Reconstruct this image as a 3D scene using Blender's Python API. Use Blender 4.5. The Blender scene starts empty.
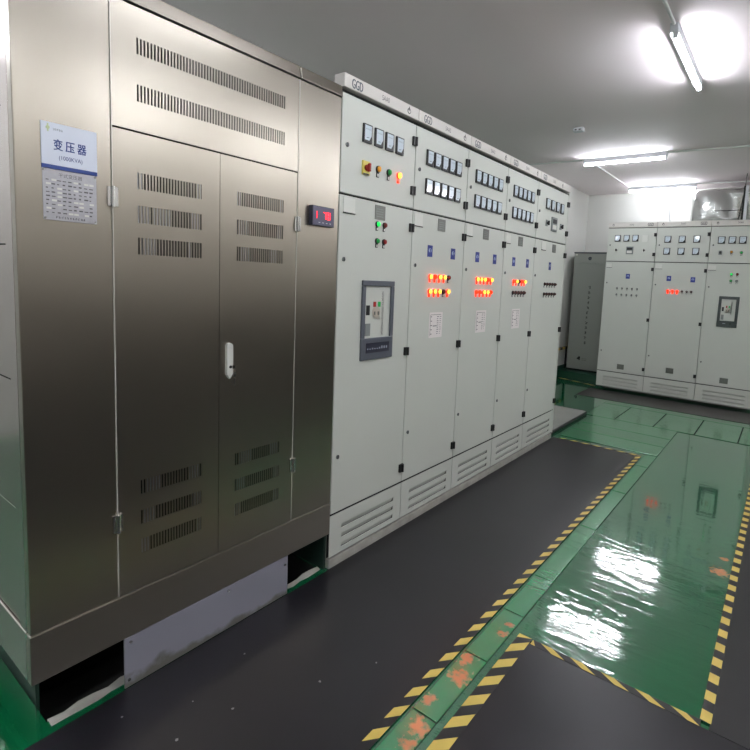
import bpy, math, random
from mathutils import Matrix, Vector
random.seed(7)
S = bpy.context.scene
COL = S.collection

# ------------------------------------------------------------------ materials
def lin(c):
    return tuple(((x/255)/12.92 if x/255 <= .04045 else ((x/255+.055)/1.055)**2.4) for x in c)

def newmat(name):
    m = bpy.data.materials.new(name); m.use_nodes = True
    nt = m.node_tree
    return m, nt, nt.nodes['Principled BSDF'], nt.nodes, nt.links

def plain(name, rgb, rough=.5, metal=0., spec=.5, var=0., scale=30., bump=0., coat=0.):
    m, nt, b, N, L = newmat(name)
    c = lin(rgb)
    b.inputs['Base Color'].default_value = (*c, 1)
    b.inputs['Roughness'].default_value = rough
    b.inputs['Metallic'].default_value = metal
    b.inputs['Specular IOR Level'].default_value = spec
    b.inputs['Coat Weight'].default_value = coat
    if var or bump:
        tc = N.new('ShaderNodeTexCoord'); n = N.new('ShaderNodeTexNoise')
        n.inputs['Scale'].default_value = scale; n.inputs['Detail'].default_value = 5
        L.new(tc.outputs['Object'], n.inputs['Vector'])
        if var:
            mx = N.new('ShaderNodeMix'); mx.data_type = 'RGBA'
            mx.inputs[6].default_value = (*[x*(1-var) for x in c], 1)
            mx.inputs[7].default_value = (*[min(1, x*(1+var)) for x in c], 1)
            L.new(n.outputs['Fac'], mx.inputs[0]); L.new(mx.outputs[2], b.inputs['Base Color'])
        if bump:
            bp = N.new('ShaderNodeBump'); bp.inputs['Strength'].default_value = bump
            bp.inputs['Distance'].default_value = .01
            L.new(n.outputs['Fac'], bp.inputs['Height']); L.new(bp.outputs['Normal'], b.inputs['Normal'])
    return m

def glow(name, rgb, strength, base=None):
    m, nt, b, N, L = newmat(name)
    c = lin(rgb)
    b.inputs['Base Color'].default_value = (*lin(base or rgb), 1)
    b.inputs['Emission Color'].default_value = (*c, 1)
    b.inputs['Emission Strength'].default_value = strength
    b.inputs['Roughness'].default_value = .3
    return m

def steel_mat(name, rgb, rough):
    m, nt, b, N, L = newmat(name)
    b.inputs['Base Color'].default_value = (*lin(rgb), 1)
    b.inputs['Metallic'].default_value = 1
    b.inputs['Roughness'].default_value = rough
    # sheet metal is never quite flat: a very slow waviness bends the reflections
    tc = N.new('ShaderNodeTexCoord'); n2 = N.new('ShaderNodeTexNoise'); n2.inputs['Scale'].default_value = 2.2; n2.inputs['Detail'].default_value = 1
    L.new(tc.outputs['Object'], n2.inputs['Vector'])
    bp2 = N.new('ShaderNodeBump'); bp2.inputs['Strength'].default_value = .12; bp2.inputs['Distance'].default_value = .02
    L.new(n2.outputs['Fac'], bp2.inputs['Height']); L.new(bp2.outputs['Normal'], b.inputs['Normal'])
    return m

def epoxy_mat(name, rgb, rough, rust=()):
    """green floor paint: glossy with brush-wave bumps; worn primer patches at given world spots (x, y, radius)"""
    m, nt, b, N, L = newmat(name)
    c = lin(rgb)
    geo = N.new('ShaderNodeNewGeometry')
    n = N.new('ShaderNodeTexNoise'); n.inputs['Scale'].default_value = 1.6; n.inputs['Detail'].default_value = 4
    L.new(geo.outputs['Position'], n.inputs['Vector'])
    mx = N.new('ShaderNodeMix'); mx.data_type = 'RGBA'
    mx.inputs[6].default_value = (*[x*.82 for x in c], 1); mx.inputs[7].default_value = (*[x*1.2 for x in c], 1)
    L.new(n.outputs['Fac'], mx.inputs[0])
    colour = mx.outputs[2]
    if rust:
        nn = N.new('ShaderNodeTexNoise'); nn.inputs['Scale'].default_value = 55; nn.inputs['Detail'].default_value = 9
        L.new(geo.outputs['Position'], nn.inputs['Vector'])
        acc = None
        for (x, y, r) in rust:
            d = N.new('ShaderNodeVectorMath'); d.operation = 'DISTANCE'
            L.new(geo.outputs['Position'], d.inputs[0]); d.inputs[1].default_value = (x, y, .005)
            mr = N.new('ShaderNodeMapRange'); mr.inputs['From Min'].default_value = 0; mr.inputs['From Max'].default_value = r
            mr.inputs['To Min'].default_value = 1; mr.inputs['To Max'].default_value = 0
            L.new(d.outputs['Value'], mr.inputs['Value'])
            if acc is None: acc = mr.outputs['Result']
            else:
                a = N.new('ShaderNodeMath'); a.operation = 'MAXIMUM'
                L.new(acc, a.inputs[0]); L.new(mr.outputs['Result'], a.inputs[1]); acc = a.outputs['Value']
        mu = N.new('ShaderNodeMath'); mu.operation = 'MULTIPLY_ADD'; mu.inputs[1].default_value = .75; 
        L.new(acc, mu.inputs[0]); L.new(nn.outputs['Fac'], mu.inputs[2])
        th = N.new('ShaderNodeMapRange'); th.inputs['From Min'].default_value = .90; th.inputs['From Max'].default_value = 1.10
        L.new(mu.outputs['Value'], th.inputs['Value'])
        m2 = N.new('ShaderNodeMix'); m2.data_type = 'RGBA'
        m2.inputs[7].default_value = (*lin((196, 122, 74)), 1)
        L.new(th.outputs['Result'], m2.inputs[0]); L.new(colour, m2.inputs[6]); colour = m2.outputs[2]
        ro = N.new('ShaderNodeMapRange'); ro.inputs['To Min'].default_value = rough; ro.inputs['To Max'].default_value = .7
        L.new(th.outputs['Result'], ro.inputs['Value']); L.new(ro.outputs['Result'], b.inputs['Roughness'])
    else:
        b.inputs['Roughness'].default_value = rough
    L.new(colour, b.inputs['Base Color'])
    mp = N.new('ShaderNodeMapping'); mp.inputs['Scale'].default_value = (5, 17, 9)
    L.new(geo.outputs['Position'], mp.inputs['Vector'])
    w = N.new('ShaderNodeTexNoise'); w.inputs['Scale'].default_value = 1; w.inputs['Detail'].default_value = 4
    w.inputs['Distortion'].default_value = .6
    L.new(mp.outputs['Vector'], w.inputs['Vector'])
    # the rough brush-out lies in the near half of the aisle; the far half was levelled smooth
    sp = N.new('ShaderNodeSeparateXYZ'); L.new(geo.outputs['Position'], sp.inputs[0])
    fy = N.new('ShaderNodeMapRange'); fy.inputs['From Min'].default_value = 2.2; fy.inputs['From Max'].default_value = 3.6
    fy.inputs['To Min'].default_value = .085; fy.inputs['To Max'].default_value = .02
    L.new(sp.outputs['Y'], fy.inputs['Value'])
    bp = N.new('ShaderNodeBump'); bp.inputs['Distance'].default_value = .02
    L.new(fy.outputs['Result'], bp.inputs['Strength'])
    L.new(w.outputs['Fac'], bp.inputs['Height']); L.new(bp.outputs['Normal'], b.inputs['Normal'])
    b.inputs['Coat Weight'].default_value = 1; b.inputs['Coat IOR'].default_value = 1.9; b.inputs['Coat Roughness'].default_value = rough*.6
    L.new(bp.outputs['Normal'], b.inputs['Coat Normal'])
    return m

M = {}
M['steel'] = steel_mat('brushed_stainless_steel', (160, 154, 144), .28)
M['steel_side_lit'] = steel_mat('stainless_steel_side_lit', (190, 180, 177), .22)  # lighter, pinker copy of the steel; warm reflected light put into its colour
M['edge_highlight'] = plain('pale_edge_highlight', (206, 204, 196), .5, metal=.4)  # pale tone stands in for light caught on the door edges
M['cab'] = plain('pale_grey_powder_coat', (199, 202, 194), .42, var=.03, scale=3)
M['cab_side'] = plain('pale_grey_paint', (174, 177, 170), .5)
M['hdr'] = plain('header_off_white', (206, 202, 196), .45)
M['louver'] = plain('louver_grey', (178, 181, 172), .5)
M['black'] = plain('black_plastic', (22, 23, 24), .4)
M['rubber_shade'] = plain('dark_rubber_and_gap_shade', (30, 32, 30), .8)  # dark rubber and small dark trim; also shade in the cabinet gaps
M['dial'] = plain('meter_dial_white', (206, 218, 226), .15, coat=.6)
M['dialline'] = plain('dial_ink', (70, 78, 88), .5)
M['chrome'] = plain('chrome', (200, 200, 200), .18, metal=1)
M['plategrey'] = plain('grey_etched_plate', (112, 114, 108), .4, metal=.4, var=.15, scale=90)
M['white'] = plain('white_card', (212, 213, 206), .5)
M['paper'] = plain('printed_paper', (228, 222, 220), .7)
M['ink'] = plain('printed_ink', (84, 80, 82), .7)
M['blue'] = plain('blue_sticker', (44, 56, 132), .4)
M['bluewhite'] = plain('sticker_white', (190, 205, 230), .4)
M['navy'] = plain('blue_print', (28, 58, 130), .4)
M['red'] = plain('red_plastic', (150, 28, 26), .3)
M['yellow'] = plain('yellow_plastic', (216, 200, 96), .45)
M['green'] = plain('green_plastic', (30, 165, 75), .3)
M['orange'] = plain('orange_lens', (240, 165, 50), .3)
M['darkred'] = plain('unlit_red_lens', (120, 34, 30), .3)
M['brown'] = plain('unlit_dark_lens', (74, 44, 38), .3)
M['breaker'] = plain('breaker_frame_grey', (84, 88, 96), .4)
M['breakerfar'] = plain('breaker_frame_dark_grey', (62, 70, 68), .4)
M['breakface'] = plain('breaker_face_pale', (226, 230, 244), .25, coat=.4)
M['beige'] = plain('breaker_knob_panel', (188, 178, 164), .5)
M['greydev'] = plain('grey_device', (126, 132, 130), .4)
M['lit'] = glow('lit_amber_core', (255, 150, 44), 3.2)
M['litring'] = glow('lit_red_ring', (255, 44, 16), 1.1)
M['dim'] = glow('dim_red_lens', (255, 52, 18), .8)
M['litgreen'] = glow('lit_green_lens', (40, 230, 100), .5)
M['led'] = glow('led_red', (255, 24, 40), 1.3)
M['concrete'] = plain('worn_concrete', (158, 156, 148), .8, var=.35, scale=14, bump=.5)
M['plinthtop'] = plain('grey_painted_concrete', (150, 150, 145), .25, var=.15, scale=5)
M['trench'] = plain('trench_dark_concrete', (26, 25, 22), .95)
M['mat'] = plain('black_rubber_mat', (29, 28, 32), .30, var=.5, scale=2.2, bump=.04)
M['mat2'] = plain('grey_black_rubber_mat', (42, 42, 43), .30, var=.3, scale=3, bump=.06)
M['mat3'] = plain('dull_black_rubber_mat', (48, 45, 44), .4, var=.2, scale=5)
M['tapeblack'] = plain('tape_black', (30, 29, 30), .45)
M['tapeyellow'] = plain('tape_yellow', (208, 182, 92), .45, var=.12, scale=25)
M['wall'] = plain('white_wall_paint', (204, 204, 199), .6, var=.02, scale=2)
M['wallr'] = plain('cream_wall_paint_opposite', (210, 205, 196), .6)
M['ceil'] = plain('ceiling_paint', (246, 236, 238), .75, var=.02, scale=1)
M['toe'] = plain('dark_green_grey_paint', (30, 52, 44), .5)
M['unseen_dado'] = plain('added_dado_dark_brown', (74, 68, 62), .5)
M['skirt'] = plain('green_skirting_paint', (22, 66, 48), .35)
M['tube'] = glow('fluorescent_tube', (245, 248, 255), 50.0, (255, 255, 255))
M['batten'] = plain('white_batten_metal', (210, 214, 218), .4)
M['conduit'] = plain('white_conduit', (222, 224, 222), .5)
M['foil'] = plain('aluminium_foil_wrap', (208, 210, 208), .22, metal=1, bump=1.0, scale=7)
M['kick'] = plain('grey_painted_plate', (128, 128, 138), .45, var=.12, scale=7)
def kick_mat():
    m, nt, b, N, L = newmat('grey_painted_plate_scuffed')
    b.inputs['Roughness'].default_value = .45
    tc = N.new('ShaderNodeTexCoord'); sp = N.new('ShaderNodeSeparateXYZ'); L.new(tc.outputs['Object'], sp.inputs[0])
    n = N.new('ShaderNodeTexNoise'); n.inputs['Scale'].default_value = 9; n.inputs['Detail'].default_value = 6; L.new(tc.outputs['Object'], n.inputs['Vector'])
    a = N.new('ShaderNodeMath'); a.operation = 'MULTIPLY_ADD'; a.inputs[1].default_value = -7; L.new(sp.outputs['Z'], a.inputs[0]); L.new(n.outputs['Fac'], a.inputs[2])
    r = N.new('ShaderNodeMapRange'); r.inputs['From Min'].default_value = .22; r.inputs['From Max'].default_value = .36; L.new(a.outputs['Value'], r.inputs['Value'])
    mx = N.new('ShaderNodeMix'); mx.data_type = 'RGBA'; mx.inputs[6].default_value = (*lin((134, 134, 145)), 1); mx.inputs[7].default_value = (*lin((98, 96, 90)), 1)
    L.new(r.outputs['Result'], mx.inputs[0]); L.new(mx.outputs[2], b.inputs['Base Color']); return m
M['kick'] = kick_mat()
M['signwhite'] = plain('sign_white', (226, 232, 246), .3)
M['alu'] = plain('etched_aluminium', (176, 176, 182), .35, metal=.55, var=.12, scale=120)
M['greycab'] = plain('grey_locker_paint', (142, 146, 140), .35)
M['greycab2'] = plain('dark_grey_edge', (52, 58, 66), .4)
M['display'] = plain('indicator_case', (46, 48, 62), .35)
M['displayface'] = plain('indicator_face', (66, 68, 92), .3)
M['logo'] = plain('pale_green_logo', (200, 214, 170), .5)
M['logogrey'] = plain('pale_grey_print', (160, 168, 178), .5)
M['floor'] = epoxy_mat('green_epoxy_floor', (12, 92, 55), .07, rust=((1.462, 2.78, .10), (1.47, 2.93, .05)))
M['plate'] = epoxy_mat('green_cover_plate', (28, 122, 72), .22,
        rust=((.817, 1.41, .085), (.79, 1.497, .075), (.82, 1.165, .085), (.785, 1.27, .05), (.83, 1.10, .06), (.832, 1.70, .05), (.83, 1.76, .04)))
M['seam'] = plain('dark_seam', (14, 26, 20), .8)
M['paintfleck'] = plain('white_fleck', (150, 150, 148), .7)

# ------------------------------------------------------------------ mesh builder
class MB:
    def __init__(s): s.v = []; s.f = []; s.m = []; s.mats = []
    def mi(s, m):
        if m not in s.mats: s.mats.append(m)
        return s.mats.index(m)
    def add(s, vs, fs, m):
        o = len(s.v); s.v += [tuple(v) for v in vs]; k = s.mi(m)
        for f in fs: s.f.append(tuple(i+o for i in f)); s.m.append(k)
        return s
    def box(s, x0, x1, y0, y1, z0, z1, m):
        vs = [(x0,y0,z0),(x1,y0,z0),(x1,y1,z0),(x0,y1,z0),(x0,y0,z1),(x1,y0,z1),(x1,y1,z1),(x0,y1,z1)]
        return s.add(vs, [(0,3,2,1),(4,5,6,7),(0,1,5,4),(1,2,6,5),(2,3,7,6),(3,0,4,7)], m)
    def prism(s, pts, axis, a, b, m):
        """polygon pts (2-D, counter-clockwise) extruded along axis from a to b"""
        n = len(pts)
        def P(p, t): return {'x': (t, p[0], p[1]), 'y': (p[0], t, p[1]), 'z': (p[0], p[1], t)}[axis]
        vs = [P(p, a) for p in pts]+[P(p, b) for p in pts]
        fs = [tuple(range(n))[::-1], tuple(range(n, 2*n))]+[(i, (i+1) % n, n+(i+1) % n, n+i) for i in range(n)]
        if axis == 'y': fs = [f[::-1] for f in fs]
        return s.add(vs, fs, m)
    def cyl(s, c, axis, r, h, m, n=16, r2=None):
        r2 = r if r2 is None else r2
        def P(i, rr, t):
            a = 2*math.pi*i/n; p, q = rr*math.cos(a), rr*math.sin(a)
            return {'x': (c[0]+t, c[1]+p, c[2]+q), 'y': (c[0]+q, c[1]+t, c[2]+p), 'z': (c[0]+p, c[1]+q, c[2]+t)}[axis]
        vs = [P(i, r, 0) for i in range(n)]+[P(i, r2, h) for i in range(n)]
        fs = [tuple(range(n))[::-1], tuple(range(n, 2*n))]+[(i, (i+1) % n, n+(i+1) % n, n+i) for i in range(n)]
        if h < 0: fs = [f[::-1] for f in fs]
        return s.add(vs, fs, m)
    def quad(s, a, b, c, d, m): return s.add([a, b, c, d], [(0, 1, 2, 3)], m)
    def mesh(s, name):
        me = bpy.data.meshes.new(name); me.from_pydata(s.v, [], s.f)
        for m in s.mats: me.materials.append(m)
        for p, k in zip(me.polygons, s.m): p.material_index = k
        me.update(); return me
    def build(s, name, parent=None, loc=(0, 0, 0), bevel=0):
        return link(name, s.mesh(name), parent, loc, bevel)

def link(name, me, parent=None, loc=(0, 0, 0), bevel=0):
    o = bpy.data.objects.new(name, me); COL.objects.link(o); o.location = loc
    if parent: o.parent = parent
    if bevel:
        b = o.modifiers.new('bevel', 'BEVEL'); b.width = bevel; b.segments = 2; b.limit_method = 'ANGLE'; b.angle_limit = math.radians(50)
    return o

def tag(o, label, cat, group=None, kind=None):
    o['label'] = label; o['category'] = cat
    if group: o['group'] = group
    if kind: o['kind'] = kind
    return o

def thing(name, loc, label, cat, group=None, rz=0):
    o = bpy.data.objects.new(name, None); COL.objects.link(o); o.location = loc; o.rotation_euler = (0, 0, rz)
    o.empty_display_size = .1
    return tag(o, label, cat, group)

def structure(o): o['kind'] = 'structure'; return o

def text_into(mb, s, x, z, h, y, m, squeeze=1.0, bold=0.0, align='CENTER'):
    """flat lettering on a front face (faces -Y), joined into builder mb; z is the centre line"""
    cu = bpy.data.curves.new('lettering', 'FONT'); cu.body = s; cu.size = 1; cu.align_x = align; cu.align_y = 'CENTER'
    cu.offset = bold; cu.resolution_u = 3
    o = bpy.data.objects.new('lettering', cu); COL.objects.link(o)
    bpy.context.view_layer.update()
    dg = bpy.context.evaluated_depsgraph_get()
    me = bpy.data.meshes.new_from_object(o.evaluated_get(dg))
    k = h/.72
    vs = [(x+v.co.x*k*squeeze, y, z+v.co.y*k) for v in me.vertices]
    fs = [tuple(p.vertices) for p in me.polygons]
    if vs: mb.add(vs, fs, m)
    bpy.data.objects.remove(o); bpy.data.curves.remove(cu); bpy.data.meshes.remove(me)

def marks(mb, x0, x1, z0, z1, y, m, rng):
    """a row-high cluster of small print strokes, too small to read"""
    w, h = x1-x0, z1-z0
    for k in range(4):
        a = x0+rng.random()*w*.6; b = a+w*(.25+.4*rng.random()); z = z0+h*(k+.3)/4
        mb.box(a, min(b, x1), y, y+.0006, z, z+h*.11, m)
    for k in range(2):
        a = x0+w*(.15+.6*rng.random()); z = z0+rng.random()*h*.3
        mb.box(a, a+w*.13, y, y+.0006, z, z+h*.65, m)

# ------------------------------------------------------------------ room shell
XL, XR, YB, YF, H = -1.14, 3.5, 8.15, -3.0, 2.80
XW, PY = -3.2, 5.9      # left wall, set back behind the cabinets; it steps forward to XL beyond PY
# floor with the cable trench open beneath the transformer enclosure
TX0, TX1, TY0, TY1 = -.90, -.055, .50, 1.552
fl = MB()
for (a, b, c, d) in ((XW, XR, YF, TY0), (XW, TX0, TY0, TY1), (TX1, XR, TY0, TY1), (XW, XR, TY1, YB)):
    fl.quad((a, c, 0), (b, c, 0), (b, d, 0), (a, d, 0), M['floor'])
D = -.45
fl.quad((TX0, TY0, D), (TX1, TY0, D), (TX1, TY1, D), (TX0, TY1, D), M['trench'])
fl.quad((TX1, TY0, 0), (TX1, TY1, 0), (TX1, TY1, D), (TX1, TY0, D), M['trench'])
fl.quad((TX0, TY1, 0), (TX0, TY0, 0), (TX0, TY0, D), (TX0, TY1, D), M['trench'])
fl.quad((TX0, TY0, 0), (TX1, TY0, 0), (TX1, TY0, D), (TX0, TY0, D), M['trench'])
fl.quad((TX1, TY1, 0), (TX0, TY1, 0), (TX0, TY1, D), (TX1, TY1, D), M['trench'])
structure(fl.build('floor'))
structure(MB().box(XW-.1, XR+.1, YF-.1, YB+.1, H, H+.1, M['ceil']).build('ceiling'))
structure(MB().box(XW-.1, XW, YF-.1, PY, -.5, H, M['wall']).box(XW-.1, XL, PY, YB+.1, -.5, H, M['wall']).build('wall_left'))
structure(MB().box(XR, XR+.1, YF-.1, YB+.1, -.1, H, M['wallr']).build('wall_right'))
structure(MB().box(XR-.012, XR, YF, YB, 0, 1.15, M['unseen_dado']).build('trim_5'))  # unseen dado, added so the lower steel reflects something dark
structure(MB().box(XL, XR, YB, YB+.1, -.1, H, M['wall']).build('wall_back'))
structure(MB().box(XW, XR, YF-.1, YF, -.1, H, M['wall']).build('wall_front'))
structure(MB().box(XL, XL+.006, PY, YB, 0, .15, M['skirt']).build('baseboard_left'))
# rough concrete lip along the open trench
lip = MB(); n = 26; rng = random.Random(3)
prev = None
for i in range(n+1):
    y = .503+(TY1-.503)*i/n
    x0 = TX1-.008+.016*rng.random(); x1 = -.034+.012*rng.random(); z = .004+.004*rng.random()
    cur = (x0, x1, y, z)
    if prev:
        a, b = prev, cur
        lip.quad((a[0], a[2], a[3]), (a[1], a[2], .0015), (b[1], b[2], .0015), (b[0], b[2], b[3]), M['concrete'])
        lip.quad((a[0], a[2], -.02), (a[0], a[2], a[3]), (b[0], b[2], b[3]), (b[0], b[2], -.02), M['concrete'])
    prev = cur
structure(lip.build('trim_1'))
# concrete plinth that carries the switchgear row and runs on beyond its end
pl = MB(); pl.box(XL+.02, -.001, 1.575, 4.262, 0, .045, M['concrete']); pl.box(XL+.02, -.05, 4.262, 5.35, 0, .034, M['plinthtop'])
pl.box(-.0495, -.036, 4.27, 5.35, 0, .030, M['rubber_shade'])
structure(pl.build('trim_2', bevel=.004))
structure(MB().box(XL+.02, -.44, 7.28, YB, 0, .098, M['skirt']).build('trim_3'))

# trench frame below the cover plates (dark joints)
fr = MB()
fr.box(.7632, .8555, -1.5, 5.34, 0, .0015, M['seam']); fr.box(.03, .763, 4.40, 5.34, 0, .0015, M['seam']); fr.box(-.06, 1.50, 5.34, 6.15, 0, .0015, M['seam'])
structure(fr.build('trim_4'))
def cover(x0, x1, y0, y1, label, t=.0045, g=.004):
    o = MB().box(x0+g, x1-g, y0+g, y1-g, .0015, t, M['plate']).build('cover_plate', bevel=.001)
    tag(o, label, 'floor plate', 'green trench cover plates'); return o
ys = [-1.5, .60, 1.21, 1.53, 1.84, 2.155, 2.79, 3.43, 4.06, 4.39]
names = ['narrow green cover plate beneath the camera, out past the lower edge', 'rust-spotted green cover plate nearest the bottom edge',
 'green cover plate with two large rust patches between the black mats', 'green cover plate beside the corner of the near striped tape',
 'plain green cover plate just beyond the rust-spotted ones', 'longer green cover plate beside the wavy lamp reflection on the floor',
 'fourth plain green cover plate along the striped mat edge', 'green cover plate beside the row of far striped tape, third from its corner',
 'short green cover plate beside the far corner of the large mat']
for i in range(len(ys)-1): cover(.763, .857, ys[i], ys[i+1], names[i], g=.0025 if i < 6 else .004)
cover(.03, .857, 4.40, 4.70, 'wide green cover plate just beyond the far end of the large mat', g=.005)
cover(.03, .857, 4.70, 4.99, 'wide green cover plate second beyond the large mat', g=.005)
cover(.03, .857, 4.99, 5.34, 'wide green cover plate third beyond the large mat', g=.005)
xs = [-.06, .252, .628, .996, 1.355, 1.50]
nm = ['green cover plate off the end of the grey concrete plinth', 'green cover plate in front of the leftmost far cabinet', 'green cover plate in front of the middle far cabinet',
      'green cover plate in front of the far cabinet with the breaker', 'narrow green cover plate at the right end before the far cabinets']
for i in range(5): cover(xs[i], xs[i+1], 5.34, 6.03, nm[i], g=.006)
cover(-.06, 1.50, 6.03, 6.15, 'long thin green cover plate along the front of the far black mat', g=.006)

# ------------------------------------------------------------------ mats and tapes
def mat_thing(name, x0, x1, y0, y1, m, label, t=.004):
    return tag(MB().box(x0, x1, y0, y1, 0.0002, t, m).build(name), label, 'rubber mat')
mat_thing('rubber_mat', .002, .722, -1.5, 4.295, M['mat'], 'large black rubber mat along the front of the stainless enclosure and near switchgear row')
mat_thing('rubber_mat', .922, 3.4, -1.5, 1.715, M['mat'], 'black rubber mat at the bottom right, its corner bordered by striped tape')
mat_thing('rubber_mat', 1.537, 3.4, 1.718, 5.45, M['mat2'], 'grey-black rubber mat along the right edge beside the straight striped tape')
mat_thing('rubber_mat', -.47, 1.9, 6.245, 6.805, M['mat3'], 'narrow dull black mat in front of the far cabinet row')

def tape(label, p0, p1, wid, period, duty, slant, phase=0., mblack=True):
    """strip from p0 to p1, width to the left; yellow parallelograms slanting by `slant` over the width"""
    p0 = Vector(p0); p1 = Vector(p1); d = p1-p0; Ln = d.length; d.normalize(); nrm = Vector((-d.y, d.x))
    mb = MB(); z0, z = .0042, .0054
    def P(s, t, zz): q = p0+d*s+nrm*t; return (q.x, q.y, zz)
    vs = [P(0, 0, z0), P(Ln, 0, z0), P(Ln, wid, z0), P(0, wid, z0), P(0, 0, z), P(Ln, 0, z), P(Ln, wid, z), P(0, wid, z)]
    mb.add(vs, [(0,3,2,1),(4,5,6,7),(0,1,5,4),(1,2,6,5),(2,3,7,6),(3,0,4,7)], M['tapeblack'])
    s = phase-period*2
    zz = z+.0004
    while s < Ln+period:
        a0, a1 = s, s+period*duty; b0, b1 = s+slant, s+slant+period*duty
        cl = lambda v: min(max(v, 0), Ln)
        if cl(a1)-cl(a0) > 1e-4 or cl(b1)-cl(b0) > 1e-4:
            mb.quad(P(cl(a0), 0, zz), P(cl(a1), 0, zz), P(cl(b1), wid, zz), P(cl(b0), wid, zz), M['tapeyellow'])
        s += period
    return tag(mb.build('hazard_tape'), label, 'hazard tape', 'black and yellow floor tapes')
tape('yellow and black tape along the right edge of the large black mat', (.753, 4.31), (.753, -1.5), -.034, .0995, .5, .04, phase=.013)
tape('faded yellow and black tape across the far end of the large mat', (.05, 4.297), (.72, 4.297), .026, .10, .5, .03)
tape('yellow and black tape on the left edge of the bottom right mat', (.935, 1.742), (.935, -1.5), -.052, .102, .5, .054, phase=.022)
tape('yellow and black tape on the far edge of the bottom right mat', (.94, 1.742), (1.512, 1.742), -.029, .113, .42, .055, phase=.03)
tape('yellow and black tape running away along the right side mat', (1.540, 1.742), (1.540, 5.35), .032, .098, .5, .004, phase=.0)
tape('thin yellow and black tape in front of the grey locker by the back wall', (-1.06, 7.15), (-.46, 6.97), .035, .22, .6, .05)
# dark joint beside the near tape
# ------------------------------------------------------------------ stainless transformer enclosure
Y0, Y1 = .454, 1.5715
W = Y1-Y0
T = thing('transformer_enclosure', (0, Y0, 0), 'tall stainless steel transformer enclosure with two slotted doors and a blue-lettered white sign', 'transformer cabinet', rz=math.pi/2)
st = M['steel']
def slot_panel(mb, x0, x1, z0, z1, y0, y1, rows, m):
    """sheet x0..x1, z0..z1 with rows of upright slots really cut through"""
    rows = sorted(rows, key=lambda r: r[2]); zc = z0
    for (a, b, c, d, n) in rows:
        mb.box(x0, x1, y0, y1, zc, c, m)
        mb.box(x0, a, y0, y1, c, d, m); mb.box(b, x1, y0, y1, c, d, m)
        zc = d
        if not n: continue
        p = (b-a)/n
        for i in range(n-1):
            xa = a+p*i+p*.52; xb = a+p*(i+1)
            mb.box(xa, xb, y0, y1, c, d, m)
        mb.box(a+p*(n-1)+p*.52, b, y0, y1, c, d, m)
        zc = d
    mb.box(x0, x1, y0, y1, zc, z1, m)
# carcass: corner pillars, sides, back, roof, bottom
P1, P2, P3 = .679-Y0, 1.0165-Y0, 1.349-Y0     # left pillar edge, door meeting line, right pillar edge
c = MB()
c.box(.0, P1-.001, 0, .03, .3245, 2.093, st)
c.box(P3+.001, W, 0, .03, .3245, 2.093, st)
c.box(W-.01, W, .03, .93, .18, 2.10, st)
c.box(.01, W-.01, .92, .93, .18, 2.10, st)
c.build('carcass', T, bevel=.0025)
MB().box(P1-.0008, P1+.0018, -.002, .004, .3245, 2.093, M['edge_highlight']).build('door_edge_highlight', T)  # bright line where the door edge catches light, made as a pale strip
MB().box(P3-.0012, P3+.0008, -.002, .004, .3245, 2.093, M['edge_highlight']).build('door_edge_highlight', T)
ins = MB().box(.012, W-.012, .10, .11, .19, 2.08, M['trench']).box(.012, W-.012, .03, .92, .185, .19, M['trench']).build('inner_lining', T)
# side sheet with stepped panels
sd = MB()
sd.box(0, .012, .0305, .085, .3245, 2.093, M['steel_side_lit'])
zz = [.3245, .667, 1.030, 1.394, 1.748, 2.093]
for i in range(5): sd.box(.003, .012, .0865, .93, zz[i]+.0015, zz[i+1]-.0015, M['steel_side_lit'])
sd.box(.008, .012, .08, .93, .3245, 2.09, M['rubber_shade'])
sd.build('side_panel', T, bevel=.0015)
bt = MB().box(-.003, W, -.003, .03, .177, .3225, st).box(-.003, .02, .0305, .93, .177, .3225, M['steel_side_lit']).build('base_trim', T, bevel=.003)
tt = MB()
tt.prism([(.000, 2.141), (-.009, 2.0955), (.03, 2.0955), (.03, 2.141)], 'x', 0, P3-.003, st)
tt.prism([(.000, 2.141), (-.009, 2.0955), (.03, 2.0955), (.03, 2.141)], 'x', P3+.001, W, st)
tt.box(0, W, .0305, .93, 2.125, 2.141, st); tt.box(0, .012, .0305, .93, 2.0955, 2.1245, M['steel_side_lit']); tt.box(W-.012, W, .0305, .93, 2.102, 2.1245, st)
tt.build('top_trim', T, bevel=.002)
up = MB(); slot_panel(up, P1+.0015, P3-.0015, 1.7475, 2.092, 0, .003, [(.750-Y0, 1.286-Y0, 1.963, 2.008, 54), (.750-Y0, 1.287-Y0, 1.831, 1.879, 54)], st)
up.build('upper_panel', T)
def bright_backs(mb, a, b, rows):
    for (z0, z1, spans) in rows:
        for (p, q) in spans:
            MB().box(a+(b-a)*p, a+(b-a)*q, .010, .014, z0-.008, z1+.006, M['alu']).build('inner_baffle', T)
RU = [(1.581, 1.628), (1.481, 1.532), (1.388, 1.438)]; RLo = [(.636, .682), (.537, .583), (.440, .488)]
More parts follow.
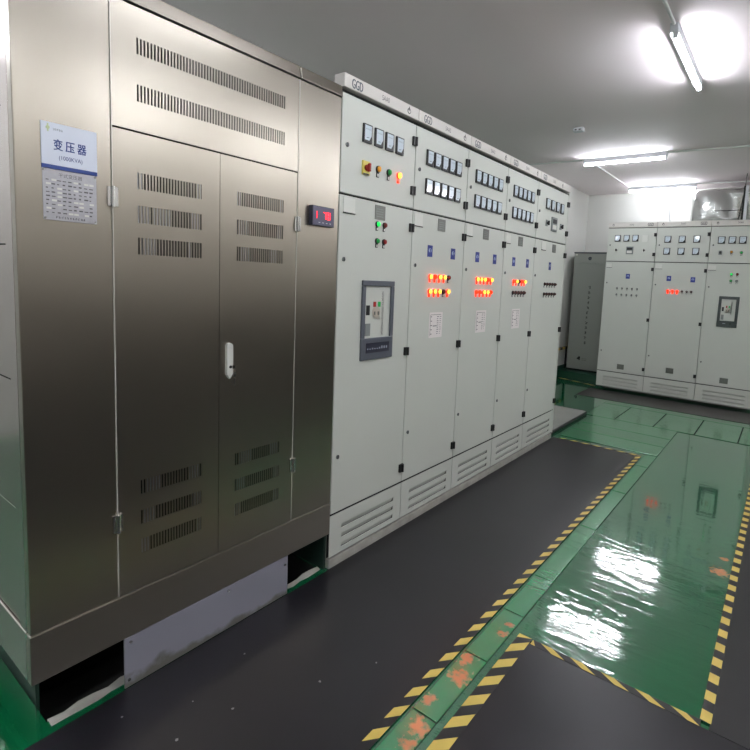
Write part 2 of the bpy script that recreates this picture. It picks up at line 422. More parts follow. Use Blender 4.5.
def door(x0, x1, a, b, spans, hinge_x, lock):
    mb = MB(); slot_panel(mb, x0, x1, .3255, 1.7415, 0, .003, [(a, b, z0, z1, 22) for (z0, z1) in RU+RLo], st)
    d = mb.build('slotted_door', T)
    bk = MB(); bright_backs(bk, a, b, [(*r, s) for r, s in zip(RU+RLo, spans)])
    for hz in (1.547, .566):
        h = MB(); h.box(hinge_x-.014, hinge_x+.014, -.006, 0, hz-.027, hz+.027, M['chrome']); h.cyl((hinge_x, -.008, hz-.029), 'z', .006, .058, M['chrome'], 12)
        h.build('hinge', d)
    if lock:
        h = MB(); x = 1.051-Y0
        h.box(x-.012, x+.012, -.014, 0, .985, 1.085, M['white'])
        h.cyl((x, -.0, 1.085), 'y', .012, -.014, M['white'], 16)
        h.prism([(x-.012, .985), (x, .968), (x+.012, .985)], 'y', -.014, 0, M['white'])
        h.cyl((x+.001, -.014, 1.012), 'y', .0055, -.003, M['black'], 12)
        hh = h.build('door_handle', d, bevel=.002)
        k = MB(); k.box(x+.008, x+.018, -.018, -.014, 1.005, 1.016, M['chrome']); k.box(x+.012, x+.02, -.018, -.0155, .975, .992, M['chrome']); k.box(x+.014, x+.018, -.018, -.0155, .945, .968, M['chrome'])
        k.build('key', d)
    return d
door(P1+.0022, P2-.001, .749-Y0, .955-Y0, [[(0, .09), (.92, 1)], [(0, .18), (.23, .5), (.85, .97)], [(.08, .27), (.77, .82)], [(.1, .32), (.8, .97)], [(.05, .25), (.86, 1)], [(0, .15), (.94, 1)]], P1, False)
door(P2+.001, P3-.002, 1.083-Y0, 1.286-Y0, [[(0, .1), (.93, 1)], [(.05, .25), (.88, 1)], [(.12, .3), (.74, .88)], [(.13, .38), (.8, .97)], [(.05, .25), (.88, 1)], [(0, .15), (.9, 1)]], P3, True)
kp = MB(); kp.box(.693-Y0, 1.338-Y0, 0.0, .006, .004, .176, M['kick'])
kpo = kp.build('kick_plate', T, bevel=.002)
kpo['label'] = 'grey painted plate closing the gap under the base'
for (y, z) in ((.712, .157), (1.06, .155), (1.322, .140), (.706, .03)):
    MB().cyl((y-Y0, 0, z), 'y', .005, -.003, M['chrome'], 10).build('screw', kpo)
# feet inside
ft = MB()
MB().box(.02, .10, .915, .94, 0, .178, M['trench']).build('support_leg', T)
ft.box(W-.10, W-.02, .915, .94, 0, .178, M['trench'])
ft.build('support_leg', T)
MB().box(.050, .060, .154, .85, -.2, .178, M['toe']).build('side_skirt', T)
MB().box(W-.012, W, .02, .93, 0.001, .177, M['toe']).build('side_skirt', T)
# name sign and rating plate
sg = MB(); a, b = .511-Y0, .640-Y0
sg.box(a, b, -.004, 0, 1.606, 1.713, M['signwhite']); sg.box(a, b, -.0042, 0, 1.596, 1.606, M['navy'])
so = sg.build('name_sign', T); so['label'] = 'white sign with blue Chinese lettering and capacity'
tx = MB()
for i, ch in enumerate('变压器'):
    for dx, dz in ((-.0006, 0), (.0006, 0), (0, .0004), (0, -.0004)): text_into(tx, ch, .548-Y0+i*.0275+dx, 1.6565+dz, .0215, -.0046-dx*.2-dz*.1, M['navy'], .74)
text_into(tx, '(1000KVA)', .5765-Y0, 1.6265, .011, -.0046, M['navy'], .80)
tx.build('lettering', so)
lg = MB(); lg.cyl((.526-Y0, -.0042, 1.699), 'y', .0045, -.0006, M['logo'], 8); lg.box(.5245-Y0, .5275-Y0, -.0046, -.0042, 1.689, 1.709, M['logo'])
r_ = random.Random(5)
for i in range(5): marks(lg, .537-Y0+i*.0045, .541-Y0+i*.0045, 1.694, 1.7, -.0048, M['logogrey'], r_)
lg.build('emblem', so)
rp = MB(); rp.box(a+.001, b-.002, -.002, 0, 1.463, 1.595, M['alu'])
ro = rp.build('data_plate', T, bevel=.0008); ro['label'] = 'etched aluminium data plate with printed table'
pr_ = MB(); r_ = random.Random(9)
text_into(pr_, '干式变压器', .5755-Y0, 1.581, .0085, -.0026, M['ink'], .95)
for j in range(9):
    z = 1.566-j*.0105
    for i in range(9):
        if r_.random() < .7:
            x = a+.008+i*.0126
            pr_.box(x, x+.004+.006*r_.random(), -.0026, -.002, z, z+.0022+.0015*r_.random(), M['ink'])
        elif r_.random() < .6:
            x = a+.008+i*.0126
            pr_.box(x, x+.011, -.0025, -.002, z-.001, z+.004, M['white'])
for i in range(11): marks(pr_, a+.028+i*.0065, a+.033+i*.0065, 1.4685, 1.475, -.0028, M['ink'], r_)
for (x, z) in ((a+.004, 1.591), (b-.006, 1.591), (a+.005, 1.468), (b-.006, 1.468)): pr_.cyl((x, -.002, z), 'y', .0026, -.0015, M['chrome'], 10)
pr_.build('print', ro)
# digital indicator on the right pillar
dg_ = MB(); dg_.box(1.408-Y0, 1.526-Y0, -.022, 0, 1.551, 1.629, M['display']); dg_.box(1.4105-Y0, 1.5235-Y0, -.0228, -.022, 1.5535, 1.6265, M['displayface'])
do = dg_.build('digital_indicator', T, bevel=.002); do['label'] = 'dark blue temperature indicator with red digits'
SEG = {'a': (0, 1, 1, 1), 'b': (1, 1, 1, .5), 'c': (1, .5, 1, 0), 'd': (0, 0, 1, 0), 'e': (0, .5, 0, 0), 'f': (0, 1, 0, .5), 'g': (0, .5, 1, .5)}
dgm = MB()
def digit(ch, x, z, w, h):
    segs = {'1': 'bc', '7': 'abc', '8': 'abcdefg', '9': 'abcdfg'}[ch]; t = .0028
    for s in segs:
        x0, z0, x1, z1 = SEG[s]
        dgm.box(x+min(x0, x1)*w-t/2, x+max(x0, x1)*w+t/2, -.0236, -.0228, z+min(z0, z1)*h-t/2, z+max(z0, z1)*h+t/2, M['led'])
for args in (('1', 1.420-Y0, 1.580, .010, .026), ('7', 1.4665-Y0, 1.580, .012, .026), ('8', 1.4875-Y0, 1.580, .013, .026)):
    dgm = MB(); digit(*args); dgm.build('display_digit', do)
dl = MB()
for i in range(4): dl.box(1.44-Y0+i*.02, 1.448-Y0+i*.02, -.0236, -.0228, 1.562, 1.565, M['logogrey'])
dl.build('display_print', do)

# ------------------------------------------------------------------ switchgear parts (front faces -Y, right is +X, local frame)
def mesh_of(fn): mb = MB(); fn(mb); return mb.mesh('part')
CACHE = {}
def cached(key, fn):
    if key not in CACHE: CACHE[key] = mesh_of(fn)
    return CACHE[key]

def meter(root, x, z, w=.058, h=.080):
    key = ('meter', w, h)
    def frame(mb):
        mb.box(-w/2, w/2, -.010, 0, -h/2, h/2, M['black'])
    def dial(mb):
        a, b = w*.39, h*.43; y = -.0108
        mb.add([(-a, y, -b*.86), (a*.35, y, -b*.86), (a, y, -b*.2), (a, y, b), (-a, y, b)], [(0, 1, 2, 3, 4)], M['dial'])
        mb.quad((-a*.5, y-.0004, -b*.62), (a*.2, y-.0004, -b*.55), (a*.2, y-.0004, -b*.48), (-a*.5, y-.0004, -b*.54), M['dialline'])
        for k in range(5):
            xx = -a*.7+k*a*.33
            mb.quad((xx, y-.0004, b*.45), (xx+a*.08, y-.0004, b*.45), (xx+a*.08, y-.0004, b*.62), (xx, y-.0004, b*.62), M['dialline'])
    f = link('panel_meter', cached(key, frame), root, (x, 0, z), .0015)
    link('meter_dial', cached(('dial',)+key, dial), f)

def lamp(root, x, z, state, r=.0125, sq=.74, lab=False):
    def bez(mb, ring):
        n = 16; 
        mb.cyl((0, 0, 0), 'y', r, -.010, ring, 18)
        mb.box(-r*.62, r*.62, -.0045, 0, -r*2.25, -r*.6, ring)
        mb.box(-r*.40, r*.40, -.0052, -.0045, -r*2.05, -r*1.25, M['white'] if ring is M['black'] else ring)
    ring = M['litring'] if state in ('lit', 'dim') else M['black']
    col = {'lit': M['lit'], 'dim': M['dim'], 'off': M['darkred'], 'dark': M['brown'], 'green': M['green'], 'litgreen': M['litgreen'], 'orange': M['orange'], 'grey': M['greydev'], 'red': M['red']}[state]
    f = link('indicator_lamp', cached(('bez', ring.name, r), lambda mb: bez(mb, ring)), root, (x, 0, z))
    f.scale = (sq, 1, 1)
    link('lamp_lens', cached(('lens', col.name, r), lambda mb: (mb.cyl((0, -.010, 0), 'y', r*.84, -.008, col, 16, r*.72), mb.cyl((0, -.018, 0), 'y', r*.72, -.003, col, 16, r*.35))), f)

def hinge(par, x, z):
    link('hinge', cached('hinge', lambda mb: (mb.box(-.017, .013, -.012, 0, -.021, .021, M['black']), mb.cyl((.004, -.012, -.021), 'z', .007, .042, M['black'], 10))), par, (x, 0, z))
def lock(par, x, z):
    link('door_lock', cached('lock', lambda mb: (mb.cyl((0, 0, 0), 'y', .0095, -.004, M['greydev'], 14), mb.box(-.0035, .0035, -.0055, -.004, -.009, .009, M['black']))), par, (x, 0, z))
def sticker(root, x, z, w=.046, h=.062):
    def fn(mb):
        mb.box(-w/2, w/2, -.0012, 0, -h/2, h/2, M['blue'])
        mb.cyl((0, -.0012, h*.05), 'y', w*.26, -.0005, M['bluewhite'], 14); mb.box(-w*.1, w*.12, -.0018, -.0012, -h*.18, h*.2, M['blue'])
    link('blue_sticker', cached(('sticker', w, h), fn), root, (x, 0, z))
def label_holder(root, x, z, w=.072, h=.064):
    def fn(mb):
        mb.box(-w/2, w/2, -.003, 0, -h/2, h/2, M['white']); mb.box(-w/2, w/2, -.006, 0, -h/2-.004, -h/2, M['rubber_shade'])
    link('label_holder', cached(('holder', w, h), fn), root, (x, 0, z))
def rating(root, x, z, w=.072, h=.066):
    def fn(mb):
        mb.box(-w/2, w/2, -.002, 0, -h/2, h/2, M['plategrey'])
        for i in range(4): mb.box(-w*.36, w*.3, -.0026, -.002, -h*.3+i*h*.17, -h*.3+i*h*.17+.003, M['greydev'])
    link('rating_plate', cached(('rating', w, h), fn), root, (x, 0, z))
def load_list(root, x, z, w=.13, h=.142):
    def fn(mb):
        mb.box(-w/2, w/2, -.0012, 0, -h/2, h/2, M['paper'])
        r = random.Random(2)
        mb.box(-w*.40, w*.38, -.0018, -.0012, h*.40, h*.415, M['ink'])
        for i in range(9):
            zz = h*.33-i*h*.085
            mb.box(w*.08, w*.08+w*(.08+.05*r.random()), -.0018, -.0012, zz-h*.012, zz+h*.012, M['ink'])
            mb.box(w*.28, w*.28+w*(.06+.07*r.random()), -.0018, -.0012, zz-h*.008, zz+h*.008, M['ink'])
            if i % 2 == 0: mb.box(-w*.38, -w*.38+w*(.06+.06*r.random()), -.0018, -.0012, zz-h*.016, zz+h*.016, M['ink'])
        mb.box(-w*.22, w*.06, -.0018, -.0012, -h*.05, -h*.02, M['ink'])
        mb.box(-w*.42, -w*.405, -.0018, -.0012, -h*.42, h*.40, M['ink'])
    link('load_list', cached(('list', w, h), fn), root, (x, 0, z))
def rotary(root, x, z):
    f = MB().box(-.023, .023, -.008, 0, -.030, .030, M['yellow']).box(-.022, .016, -.0095, -.008, -.0305, -.024, M['black']).build('rotary_switch', root, (x, 0, z), .001)
    MB().cyl((0, -.008, 0), 'y', .014, -.010, M['red'], 18).box(-.0045, .0045, -.034, -.018, -.018, .018, M['red']).build('switch_handle', f, bevel=.002)
def breaker(root, x0, x1, z0, z1, frame, far=False):
    t = .024 if not far else .030; b = .105 if not far else .075
    mb = MB()
    mb.box(x0, x1, -.010, 0, z1-t*1.1, z1, frame); mb.box(x0, x1, -.010, 0, z0, z0+b, frame)
    mb.box(x0, x0+t, -.010, 0, z0+b, z1-t*1.1, frame); mb.box(x1-t, x1, -.010, 0, z0+b, z1-t*1.1, frame)
    f = mb.build('circuit_breaker', root, bevel=.003)
    a, c, d, e = x0+t, x1-t, z0+b, z1-t*1.1
    w, h = c-a, e-d
    g = MB(); g.box(a, c, .006, .010, d, e, M['black']); g.box(a+.006, c-.002, .002, .006, d+.002, e-.018, M['breakface'])
    g.box(a+w*.06, a+w*.64, .0012, .002, d+h*.85, d+h*.87, M['breaker'])
    g.box(a+w*.05, a+w*.2, .0012, .002, d+h*.855, d+h*.885, M['black'])
    g.box(a+w*.67, a+w*.75, .0, .002, d+h*(.03 if not far else .3), d+h*.90, M['black'])
    g.box(a+w*.05, a+w*.24, -.002, .002, d+h*.04, d+h*.28, M['greydev'])
    g.box(a+w*.07, a+w*.20, -.002, .002, d+h*.44, d+h*.63, M['black'])
    g.box(a+w*.31, a+w*.62, .0, .002, d+h*.36, d+h*.56, M['beige'])
    g.cyl((a+w*.46, 0, d+h*.50), 'y', w*.15, -.002, M['beige'], 20)
    g.box(a+w*.36, a+w*.41, -.004, .0, d+h*.44, d+h*.51, M['plategrey']); g.box(a+w*.51, a+w*.56, -.004, .0, d+h*.44, d+h*.51, M['plategrey'])
    g.box(a+w*.34, a+w*.43, -.003, .002, d+h*.60, d+h*.70, M['red']); g.box(a+w*.52, a+w*.61, -.003, .002, d+h*.60, d+h*.70, M['green'])
    g.box(a+w*.80, a+w*.90, .0014, .002, d+h*.66, d+h*.665, M['dialline']); g.box(a+w*.76, a+w*.92, .0014, .002, d+h*.42, d+h*.425, M['dialline'])
    g.build('breaker_face', f)
    if not far:
        s = MB(); s.box(a+.01, c-.006, -.012, -.010, z0+.034, z0+.082, M['display'])
        r = random.Random(4)
        for i in range(9): s.box(a+.016+i*.017, a+.024+i*.017, -.0126, -.012, z0+.050, z0+.054+.01*r.random(), M['logogrey'])
        s.build('breaker_nameplate', f)
    else:
        s = MB(); s.box(a+.03, a+.06, -.0115, -.010, z0+.04, z0+.046, M['logogrey']); s.box(c-.045, c-.03, -.0115, -.010, z0+.036, z0+.05, M['black']); s.build('breaker_nameplate', f)
def controller(root, x, z, w, h):
    f = MB().box(-w/2, w/2, -.012, 0, -h/2, h/2, M['greydev']).build('power_controller', root, (x, 0, z), .001)
    MB().box(-w*.38, w*.38, -.013, -.012, h*.05, h*.36, M['black']).box(-w*.36, w*.36, -.013, -.012, -h*.36, -h*.05, M['white']).build('controller_screen', f)
def small_switch(root, x, z, dark=True):
    f = MB().box(-.018, .018, -.006, 0, -.024, .024, M['greydev' if dark else 'white']).build('selector_switch', root, (x, 0, z))
    MB().cyl((0, -.006, 0), 'y', .011, -.008, M['black'], 14).box(-.0035, .0035, -.026, -.014, -.017, .017, M['black']).build('switch_handle', f)

ZB, ZS, ZT = .2605, 1.7044, 2.128
def switchgear(name, loc, rz, w, depth, label, group, hdr, left_first=True, hdr_over=.006):
    root = thing(name, loc, label, 'switchgear cabinet', group, rz)
    c = MB()
    c.box(.0015, w-.0030, .020, depth, .050, 2.135, M['cab_side']); c.box(.0015, w-.0030, .0155, .020, .052, 2.136, M['rubber_shade'])  # dark sheet for door joints; its foot paints the shade under the base
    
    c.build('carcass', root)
    g = .0022; xa = .0035 if left_first else g
    d1 = MB().box(xa, w-g, 0, .015, ZS+.0045, ZT-(.0075 if hdr[0] else .003), M['cab']).build('instrument_door', root, bevel=.0025)
    d2 = MB().box(xa, w-g, 0, .015, ZB+.0045, ZS-.0045, M['cab']).build('main_door', root, bevel=.0025)
    bp = MB(); la, lb = .075*w/.51, w-.062*w/.51
    slot_panel(bp, .001 if left_first else g, w-g, .058, ZB-.005, 0, .004, [(la-.00001, lb, za, zb, 0) for (za, zb) in ((.176, .197), (.129, .150), (.082, .103))], M['cab'])
    for (za, zb) in ((.176, .197), (.129, .150), (.082, .103)):
        bp.prism([(.0038, zb), (.0038, zb-.002), (.013, za-.004), (.0135, za)], 'x', la, lb, M['cab'])
    bp.build('base_panel', root)
    h = MB(); h.box(0.0005, w-.0015, -.012, .05, 2.1395 if hdr[0] else 2.132, 2.196, M['hdr']); h.box(.0005, w-.0015, .05, depth, 2.137, 2.15, M['cab_side'])
    hh = h.build('header_panel', root, bevel=.004)
    tx = MB(); yy = -.0126
    gx, nx, lx = (.078, .265, .440) if hdr[0] else (w-.080, .29, .064)
    for dx in (-.0012, .0012): text_into(tx, 'GGD', gx+dx, 2.163, .040, yy-dx*.1, M['ink'] if not hdr[0] else M['dialline'], .56)
    tx.build('series_lettering', hh); tx = MB()
    text_into(tx, hdr[1], nx, 2.1655, .023, yy, M['ink'], .72); tx.build('number_lettering', hh); tx = MB()
    tx.cyl((lx, yy+.001, 2.164), 'y', .013, -.0012, M['black'], 18); tx.cyl((lx, yy, 2.163), 'y', .0085, -.0012, M['hdr'], 16); tx.box(lx-.002, lx+.002, yy-.0016, yy, 2.164, 2.184, M['black'])
    tx.build('emblem', hh)
    for z in (2.038, 1.796): hinge(d1, w-.014, z)
    for z in (1.611, .977, .345): hinge(d2, w-.012, z)
    lock(d1, .038, 1.912)
    for z in (1.425, .530): lock(d2, .036, z)
    return root

B = [1.5735, 2.0948, 2.6063, 3.121, 3.627, 4.258]
GN = 'near row of pale switchgear cabinets'
R90 = math.pi/2
def near(i, label, num): return switchgear('switchgear_cabinet', (0, B[i], 0), R90, B[i+1]-B[i], .60, label, GN, (True, num), left_first=(i == 0))
# A
A = near(0, 'nearest pale switchgear cabinet with red rotary switch and framed circuit breaker, touching the stainless enclosure', '5AA0')
o = B[0]
for y in (1.731, 1.809, 1.884, 1.961): meter(A, y-o, 1.987, .056, .080)
rotary(A, 1.729-o, 1.838)
for y, s in ((1.811, 'orange'), (1.887, 'green'), (1.962, 'lit')): lamp(A, y-o, 1.848, s, .016)
label_holder(A, 1.634-o, 1.660); rating(A, 1.841-o, 1.655)
lamp(A, 1.820-o, 1.600, 'litgreen', .0135); lamp(A, 1.871-o, 1.600, 'off', .0135); lamp(A, 1.821-o, 1.522, 'green', .0135); lamp(A, 1.872-o, 1.522, 'red', .0135)
breaker(A, 1.731-o, 1.962-o, .960, 1.337, M['breaker'])
# B C D
def feeder(root, o, cx, labx, plx, st, btn, states, paper):
    for z in (1.986, 1.840):
        for k in range(5): meter(root, cx[0]+(cx[1]-cx[0])*k/4-o, z, .058 if cx[1]-cx[0] < .285 else .060, .078)
    label_holder(root, labx-o, 1.660, .070, .064); rating(root, plx-o, 1.655)
    for s in st: sticker(root, s-o, 1.507)
    for r, z in enumerate((1.366, 1.286)):
        for k in range(5): lamp(root, btn[0]+(btn[1]-btn[0])*k/4-o, z+.004, states[r][k], .0135)
    if paper: load_list(root, paper-o, 1.102)
Bc = near(1, 'second pale switchgear cabinet from the stainless enclosure, nine of its ten red lamps glowing', '5AA2')
feeder(Bc, B[1], (2.216, 2.498), 2.144, 2.360, (2.260, 2.490), (2.267, 2.448), [('lit', 'dim', 'lit', 'lit', 'off'), ('lit', 'lit', 'lit', 'dark', 'lit')], 2.348)
Cc = near(2, 'middle pale switchgear cabinet of the near row, third from the stainless enclosure', '5AA3')
feeder(Cc, B[2], (2.724, 3.011), 2.659, 2.864, (2.771, 2.999), (2.776, 2.960), [('lit', 'lit', 'lit', 'dim', 'lit'), ('dim', 'dim', 'lit', 'lit', 'dim')], 2.860)
Dc = near(3, 'fourth pale switchgear cabinet, upper lamp row glowing red above a dark lower row', '5AA4')
feeder(Dc, B[3], (3.237, 3.521), 3.174, 3.373, (3.283, 3.513), (3.292, 3.475), [('dim', 'lit', 'off', 'dim', 'lit'), ('dark',)*5], 3.370)
# E
Ec = near(4, 'farthest cabinet of the near row, its two lamp rows dark and no paper list', '5AA5')
o = B[4]
for y in (3.811, 3.910, 4.013, 4.113): meter(Ec, y-o, 1.985, .068, .080)
small_switch(Ec, 3.817-o, 1.838); controller(Ec, 3.958-o, 1.842, .105, .110); small_switch(Ec, 4.112-o, 1.840)
label_holder(Ec, 3.790-o, 1.660, .080, .064); rating(Ec, 4.007-o, 1.653)
sticker(Ec, 3.945-o, 1.508)
for z in (1.363, 1.283):
    for k in range(5): lamp(Ec, 3.853+k*.0545-o, z, 'dark', .0125)
MB().box(4.259-B[4], 4.278-B[4], .0, .60, .05, 2.135, M['cab']).build('end_panel', Ec, bevel=.002)

# far row
FX = [-.400, .196, .784, 1.376]; FY = 6.8096
GF = 'far row of pale switchgear cabinets'
def far(i, label, num):
    r = switchgear('switchgear_cabinet', (FX[i], FY, 0), 0, FX[i+1]-FX[i], .5, label, GF, (False, num), left_first=False)
    return r
def grille(r, x, z):
    MB().box(x-.043, x+.043, -.003, 0, z-.033, z+.033, M['plategrey']).build('vent_grille', r, (0, 0, 0))
F1 = far(0, 'leftmost pale cabinet of the far row, beside the grey locker', '5AA6')
for x in (.128, .238, .346): meter(F1, x, 1.997, .072, .082)
MB().box(-.034, .034, -.004, 0, -.042, .042, M['white']).build('blank_meter_cover', F1, (.462, 0, 1.993))
small_switch(F1, .120, 1.848, False); controller(F1, .288, 1.845, .085, .095); small_switch(F1, .460, 1.846, False)
sticker(F1, .293, 1.516, .05, .062)
for z in (1.355, 1.274):
    for k in range(5): lamp(F1, .171+k*.062, z+.005, 'grey', .0105, 1)
grille(F1, .299, .340); label_holder(F1, .05, 1.650, .07, .05)
F2 = far(1, 'middle cabinet of the far row with three glowing orange lamps', '5AA7')
o = FX[1]-FX[0]
for z in (1.981, 1.837):
    for x in (.726, .885, 1.044): meter(F2, x-o, z, .074, .082)
sticker(F2, .779-o, 1.507, .05, .062); sticker(F2, 1.044-o, 1.501, .05, .062)
for k, s in enumerate(('dim', 'dim', 'dim', 'dark', 'dark', 'dark')): lamp(F2, (.780, .832, .884, .938, .990, 1.041)[k]-o, 1.356, s, .0155 if k < 3 else .013, 1)
grille(F2, .887-o, .373); label_holder(F2, .650-o, 1.650, .08, .055)
F3 = far(2, 'far row cabinet at the right edge with a dark framed circuit breaker', '5AA8')
o = FX[2]-FX[0]
for x in (1.302, 1.410, 1.514): meter(F3, x-o, 1.969, .074, .082)
small_switch(F3, 1.302-o, 1.825); lamp(F3, 1.413-o, 1.834, 'orange', .0155, 1); lamp(F3, 1.512-o, 1.828, 'green', .0155, 1)
lamp(F3, 1.437-o, 1.580, 'litgreen', .0145, 1); lamp(F3, 1.496-o, 1.582, 'off', .0145, 1); lamp(F3, 1.438-o, 1.505, 'green', .0145, 1); lamp(F3, 1.496-o, 1.504, 'grey', .0145, 1)
breaker(F3, 1.339-o, 1.545-o, .966, 1.324, M['breakerfar'], True)
grille(F3, 1.475-o, .337); label_holder(F3, 1.235-o, 1.650, .08, .055)

# ------------------------------------------------------------------ grey locker by the back wall
G = thing('grey_locker', (-1.055, 7.45, .098), 'narrow grey metal locker with a column of dark lettering, in the far left corner', 'locker')
hgt = 1.862-.098; wd = .55
MB().box(0, wd, .016, .47, .0, hgt-.02, M['greycab']).box(0, wd, .004, .47, 0, .028, M['seam']).build('body', G, bevel=.002)
MB().box(-.004, wd+.004, -.004, .475, hgt-.02, hgt, M['greycab2']).build('top_cover', G, bevel=.002)
gd = MB().box(.004, wd-.004, 0, .015, .03, 1.60, M['greycab']).build('locker_door', G, bevel=.002)
MB().box(.004, wd-.004, 0, .015, 1.606, hgt-.022, M['greycab']).build('top_panel', G, bevel=.002)
em = MB(); em.cyl((.235, -.001, 1.672), 'y', .026, -.002, M['greycab2'], 16); em.box(.215, .262, -.004, -.001, 1.684, 1.69, M['black']); em.build('emblem', G)
col = MB(); r_ = random.Random(12)
for k in range(12):
    z = 1.275-k*.0745
    marks(col, .245-k*.0014, .288-k*.0014, z-.045, z, -.0012, M['rubber_shade'], r_)
col.prism([(.15, .185), (.20, .165), (.205, .215), (.185, .225)], 'y', -.0014, 0, M['rubber_shade'])
for k in range(2): col.box(.225, .30, -.001, 0, .19-k*.022, .197-k*.022, M['plategrey'])
col.build('lettering', gd)
MB().box(.02, .05, -.006, 0, hgt-.05, hgt-.028, M['white']).build('top_label', G)

# striped barrier bar between the left wall and the near row's end
bar = MB()
for k in range(7): bar.box(XL+.001, XL+.031, 7.0+k*.1, 7.0+(k+1)*.1, .395, .430, M['tapeblack'] if k % 2 else M['tapeyellow'])
bar.box(XL+.001, XL+.012, 7.05, 7.08, .0, .395, M['tapeblack']); bar.box(XL+.001, XL+.012, 7.60, 7.63, .0, .395, M['tapeblack'])
tag(bar.build('barrier_bar'), 'short black and yellow striped bar on the left wall beside the grey locker', 'barrier')

# ------------------------------------------------------------------ ceiling lights
LG = 'ceiling fluorescent battens'
def batten(loc, length, rz, label, twin=False):
    r = thing('fluorescent_light', loc, label, 'ceiling light', LG, rz)
    MB().box(-.005, length+.005, -.022, .022, -.050, -.0004, M['batten']).build('housing', r, bevel=.002)
    for x in (-.004, length-.012):
        MB().box(x, x+.016, -.024, .004, -.080, -.030, M['batten']).build('lamp_holder', r, bevel=.003)
    t = MB().cyl((.012, -.010, -.066), 'x', .013, length-.024, M['tube'], 16)
    t.build('tube', r)
    if twin: MB().cyl((.012, -.046, -.066), 'x', .013, length-.024, M['tube'], 16).build('tube', r)  # second tube, only on unseen battens, added to lift the ambient light
    return r
batten((-.452, 5.85, H), .87, 0, 'lit fluorescent batten across the ceiling, the nearer of two parallel ones above the far floor')
batten((-.41, 7.66, H), .86, 0, 'lit fluorescent batten across the ceiling closest to the back wall')
batten((.955, 3.10, H), .88, R90, 'lit fluorescent batten running lengthwise at the upper right of the ceiling')
batten((.968, .95, H), .88, R90, 'lit fluorescent batten overhead in line with the lengthwise one, above the frame')
for k, (x, y, w_) in enumerate(((3.1, .35, 'nearest the camera'), (3.1, 1.75, 'second from the camera'), (3.1, 3.15, 'third from the camera'), (3.1, 4.6, 'fourth from the camera'), (3.1, 6.2, 'farthest from the camera'))):
    batten((x, y, H), .88, R90, 'unseen fluorescent batten added along the right-hand wall, ' + w_ + ' in its line', k > 2)  # unseen line, added for fill and the bright band in the steel
batten((-2.45, -.9, H), .88, R90, 'unseen fluorescent batten added beyond the left side of the stainless enclosure', True)  # added to brighten the enclosure's side and the floor at left
batten((-2.45, 1.6, H), .88, R90, 'unseen fluorescent batten added behind the stainless enclosure')  # added out of view to light the space behind the cabinets
batten((1.9, -1.7, H), .88, R90, 'unseen fluorescent batten added behind the camera toward the right wall', True)  # out-of-frame lamp, added for ambient fill
batten((-.45, -1.5, H), .88, R90, 'unseen fluorescent batten added behind the camera near the left wall', True)  # added out of frame to brighten the enclosure's left side
batten((1.3, -1.7, H), .88, R90, 'unseen fluorescent batten added behind the camera in the middle of the aisle', True)  # another unseen lamp put in for fill on the cabinet fronts

def pipe(name, pts, r, m, label, cat):
    cu = bpy.data.curves.new(name, 'CURVE'); cu.dimensions = '3D'; cu.bevel_depth = r; cu.bevel_resolution = 3
    s = cu.splines.new('POLY'); s.points.add(len(pts)-1)
    for p, q in zip(s.points, pts): p.co = (*q, 1)
    tmp = bpy.data.objects.new('path', cu); COL.objects.link(tmp); bpy.context.view_layer.update()
    me = bpy.data.meshes.new_from_object(tmp.evaluated_get(bpy.context.evaluated_depsgraph_get()))
    bpy.data.objects.remove(tmp); bpy.data.curves.remove(cu)
    me.materials.clear(); me.materials.append(m)
    for p in me.polygons: p.material_index = 0; p.use_smooth = True
    return tag(link(name, me), label, cat)
zc = H-.009
pipe('wiring_conduit', [(.955, 3.09, zc), (.955, 1.85, zc)], .009, M['conduit'], 'white conduit on the ceiling leading to the lengthwise light at upper right', 'conduit')
pipe('wiring_conduit', [(-3.1, 5.70, zc), (-.462, 5.85, zc)], .009, M['conduit'], 'white ceiling conduit from the left wall to the nearer crosswise light', 'conduit')
pipe('wiring_conduit', [(.428, 5.85, zc), (3.45, 6.10, zc)], .009, M['conduit'], 'white ceiling conduit running right from the nearer crosswise light', 'conduit')
pipe('wiring_conduit', [(-.41, 5.89, zc), (-.40, 7.62, zc)], .009, M['conduit'], 'white ceiling conduit joining the two crosswise lights', 'conduit')
pipe('wiring_conduit', [(.46, 7.66, zc), (2.0, 7.83, zc)], .009, M['conduit'], 'white ceiling conduit running right from the light by the back wall', 'conduit')
sn = thing('ceiling_sensor', (-.117, 4.687, H), 'small white boxed sensor on the ceiling above the near row', 'sensor')
MB().box(-.045, .045, -.03, .03, -.035, -.0004, M['batten']).build('case', sn, bevel=.004)
MB().box(-.03, -.01, -.032, -.029, -.026, -.016, M['rubber_shade']).box(.008, .028, -.032, -.029, -.026, -.016, M['rubber_shade']).build('sensor_eyes', sn)

# ------------------------------------------------------------------ foil wrapped duct above the far row
dt = MB()
pts = []
x0, x1, z0, z1, rr = .44, 3.2, 2.20, 2.655, .09
yf, yb = 7.30, YB-.001
n = 8
prof = [(yb, z0)]+[(yf+rr-rr*math.sin(math.pi/2*i/n), z0+rr-rr*math.cos(math.pi/2*i/n)) for i in range(n+1)]+[(yf+rr-rr*math.cos(math.pi/2*i/n), z1-rr+rr*math.sin(math.pi/2*i/n)) for i in range(n+1)]+[(yb, z1)]
rings = []
def ringat(x, inset): return [(x, min(yb, y+inset) if y < yb-.01 else y, z0+(z-z0)*(1-inset*.4)) for (y, z) in prof]
xsr = [x0, x0+.012, x0+.05, x0+.11, x0+.2]; ins_ = [.22, .14, .06, .015, 0]
rng = random.Random(21)
for x, i_ in zip(xsr, ins_): rings.append(ringat(x, i_))
x = x0+.2
while x < x1:
    x += .055; rings.append([(a+.012*(rng.random()-.5), b+(.022*(rng.random()-.5) if b < yb-.02 else 0), c_+.01*(rng.random()-.5)) for (a, b, c_) in ringat(x, 0)])
k = len(prof)
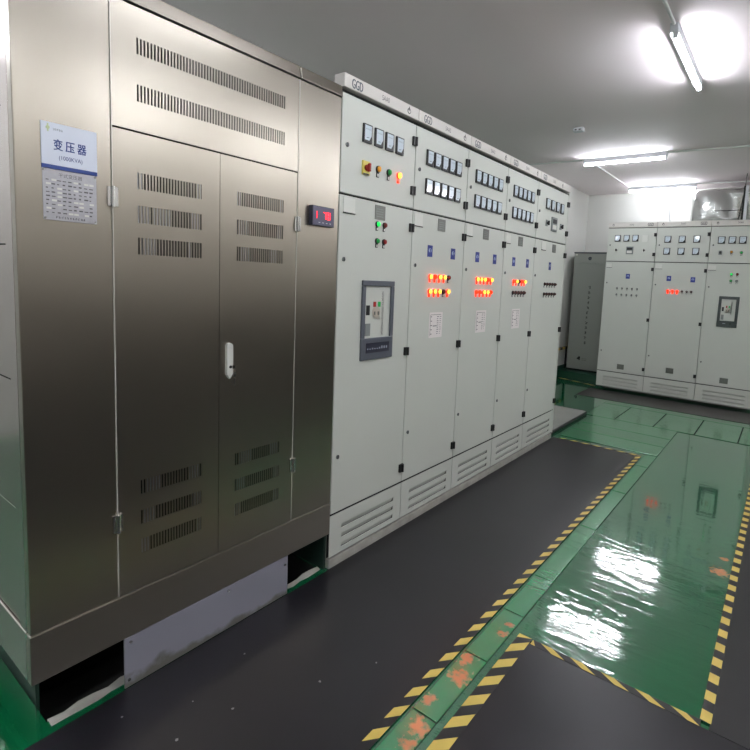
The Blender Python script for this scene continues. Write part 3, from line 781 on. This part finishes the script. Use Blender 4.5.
vs = [v for r in rings for v in r]; fs = []
for i in range(len(rings)-1):
    for j in range(k-1): fs.append((i*k+j, i*k+j+1, (i+1)*k+j+1, (i+1)*k+j))
fs = [f[::-1] for f in fs]
fs.append(tuple(range(k)))
dt.add(vs, fs, M['foil'])
du = dt.build('foil_duct')
for p in du.data.polygons: p.use_smooth = True
tag(du, 'crinkled silver foil-wrapped duct above the far cabinets at the right', 'duct')
bd = MB(); bd.box(1.030, 1.050, yf-.012, yf-.004, z0+.01, z1+.005, M['rubber_shade']); bd.box(1.052, 1.082, yf-.013, yf-.004, z0+.01, z1+.01, M['batten'])
bd.build('strap', du)
MB().box(.74, 1.03, yf-.008, yf-.003, 2.372, 2.377, M['rubber_shade']).build('foil_seam', du)
pipe('hanging_cable', [(1.05, 7.27, H), (1.045, 7.26, 2.62), (1.02, 7.262, 2.40), (1.0, 7.262, 2.20)], .004, M['rubber_shade'], 'dark cable hanging from the ceiling across the foil duct', 'cable')
pipe('hanging_cable', [(.055, YB-.005, 2.58), (.06, YB-.005, 2.47), (.10, YB-.005, 2.24)], .004, M['greydev'], 'thin grey cable on the white back wall above the far cabinets', 'cable')

# small paint chips and scraps on the large mat
r_ = random.Random(31)
SP = [(.21, .80), (.33, .86), (.16, 1.02), (.30, .70), (.46, 1.10), (.55, 1.28), (.10, .64)]
for i, (x, y) in enumerate(SP):
    mb = MB(); s = .003+.004*r_.random(); a = r_.random()*3
    pts = [(x+s*math.cos(a+t)*(.5+.5*r_.random()), y+s*math.sin(a+t)*(.5+.5*r_.random())) for t in (0, 1.2, 2.5, 3.7, 5.0)]
    mb.prism(pts, 'z', .0041, .0058, M['paintfleck'])
    tag(mb.build('paint_chip'), 'tiny pale paint chip lying on the large black mat', 'debris', 'paint chips on the large mat')

# ------------------------------------------------------------------ camera
cam = bpy.data.cameras.new('camera'); co = bpy.data.objects.new('camera', cam); COL.objects.link(co)
Rm = [[0.814090731663925, -0.09882963295316308, 0.5722665325433931], [0.5787568735554531, 0.056749179235704834, -0.8135232092376905], [0.047924544141939904, 0.9934848938491299, 0.10339731022792781]]
mw = Matrix([[*Rm[0], 1.6082656], [*Rm[1], 0], [*Rm[2], 1.3549683], [0, 0, 0, 1]])
co.matrix_world = mw
cam.sensor_width = 36; cam.sensor_fit = 'HORIZONTAL'; cam.lens = 507.16966/750*36
cam.shift_x = (375-428.82826)/750; cam.shift_y = (332.14523-375)/750
cam.clip_start = .02
S.camera = co

w = bpy.data.worlds.new('world'); S.world = w; w.use_nodes = True
w.node_tree.nodes['Background'].inputs[0].default_value = (.02, .02, .02, 1)
S.view_settings.view_transform = 'Standard'; S.view_settings.look = 'None'; S.view_settings.gamma = 1
S.view_settings.use_curve_mapping = False; S.view_settings.exposure = 1.06
S.cycles.max_bounces = 10; S.cycles.diffuse_bounces = 5; S.cycles.glossy_bounces = 5
S.cycles.sample_clamp_indirect = 4
S.cycles.use_denoising = True
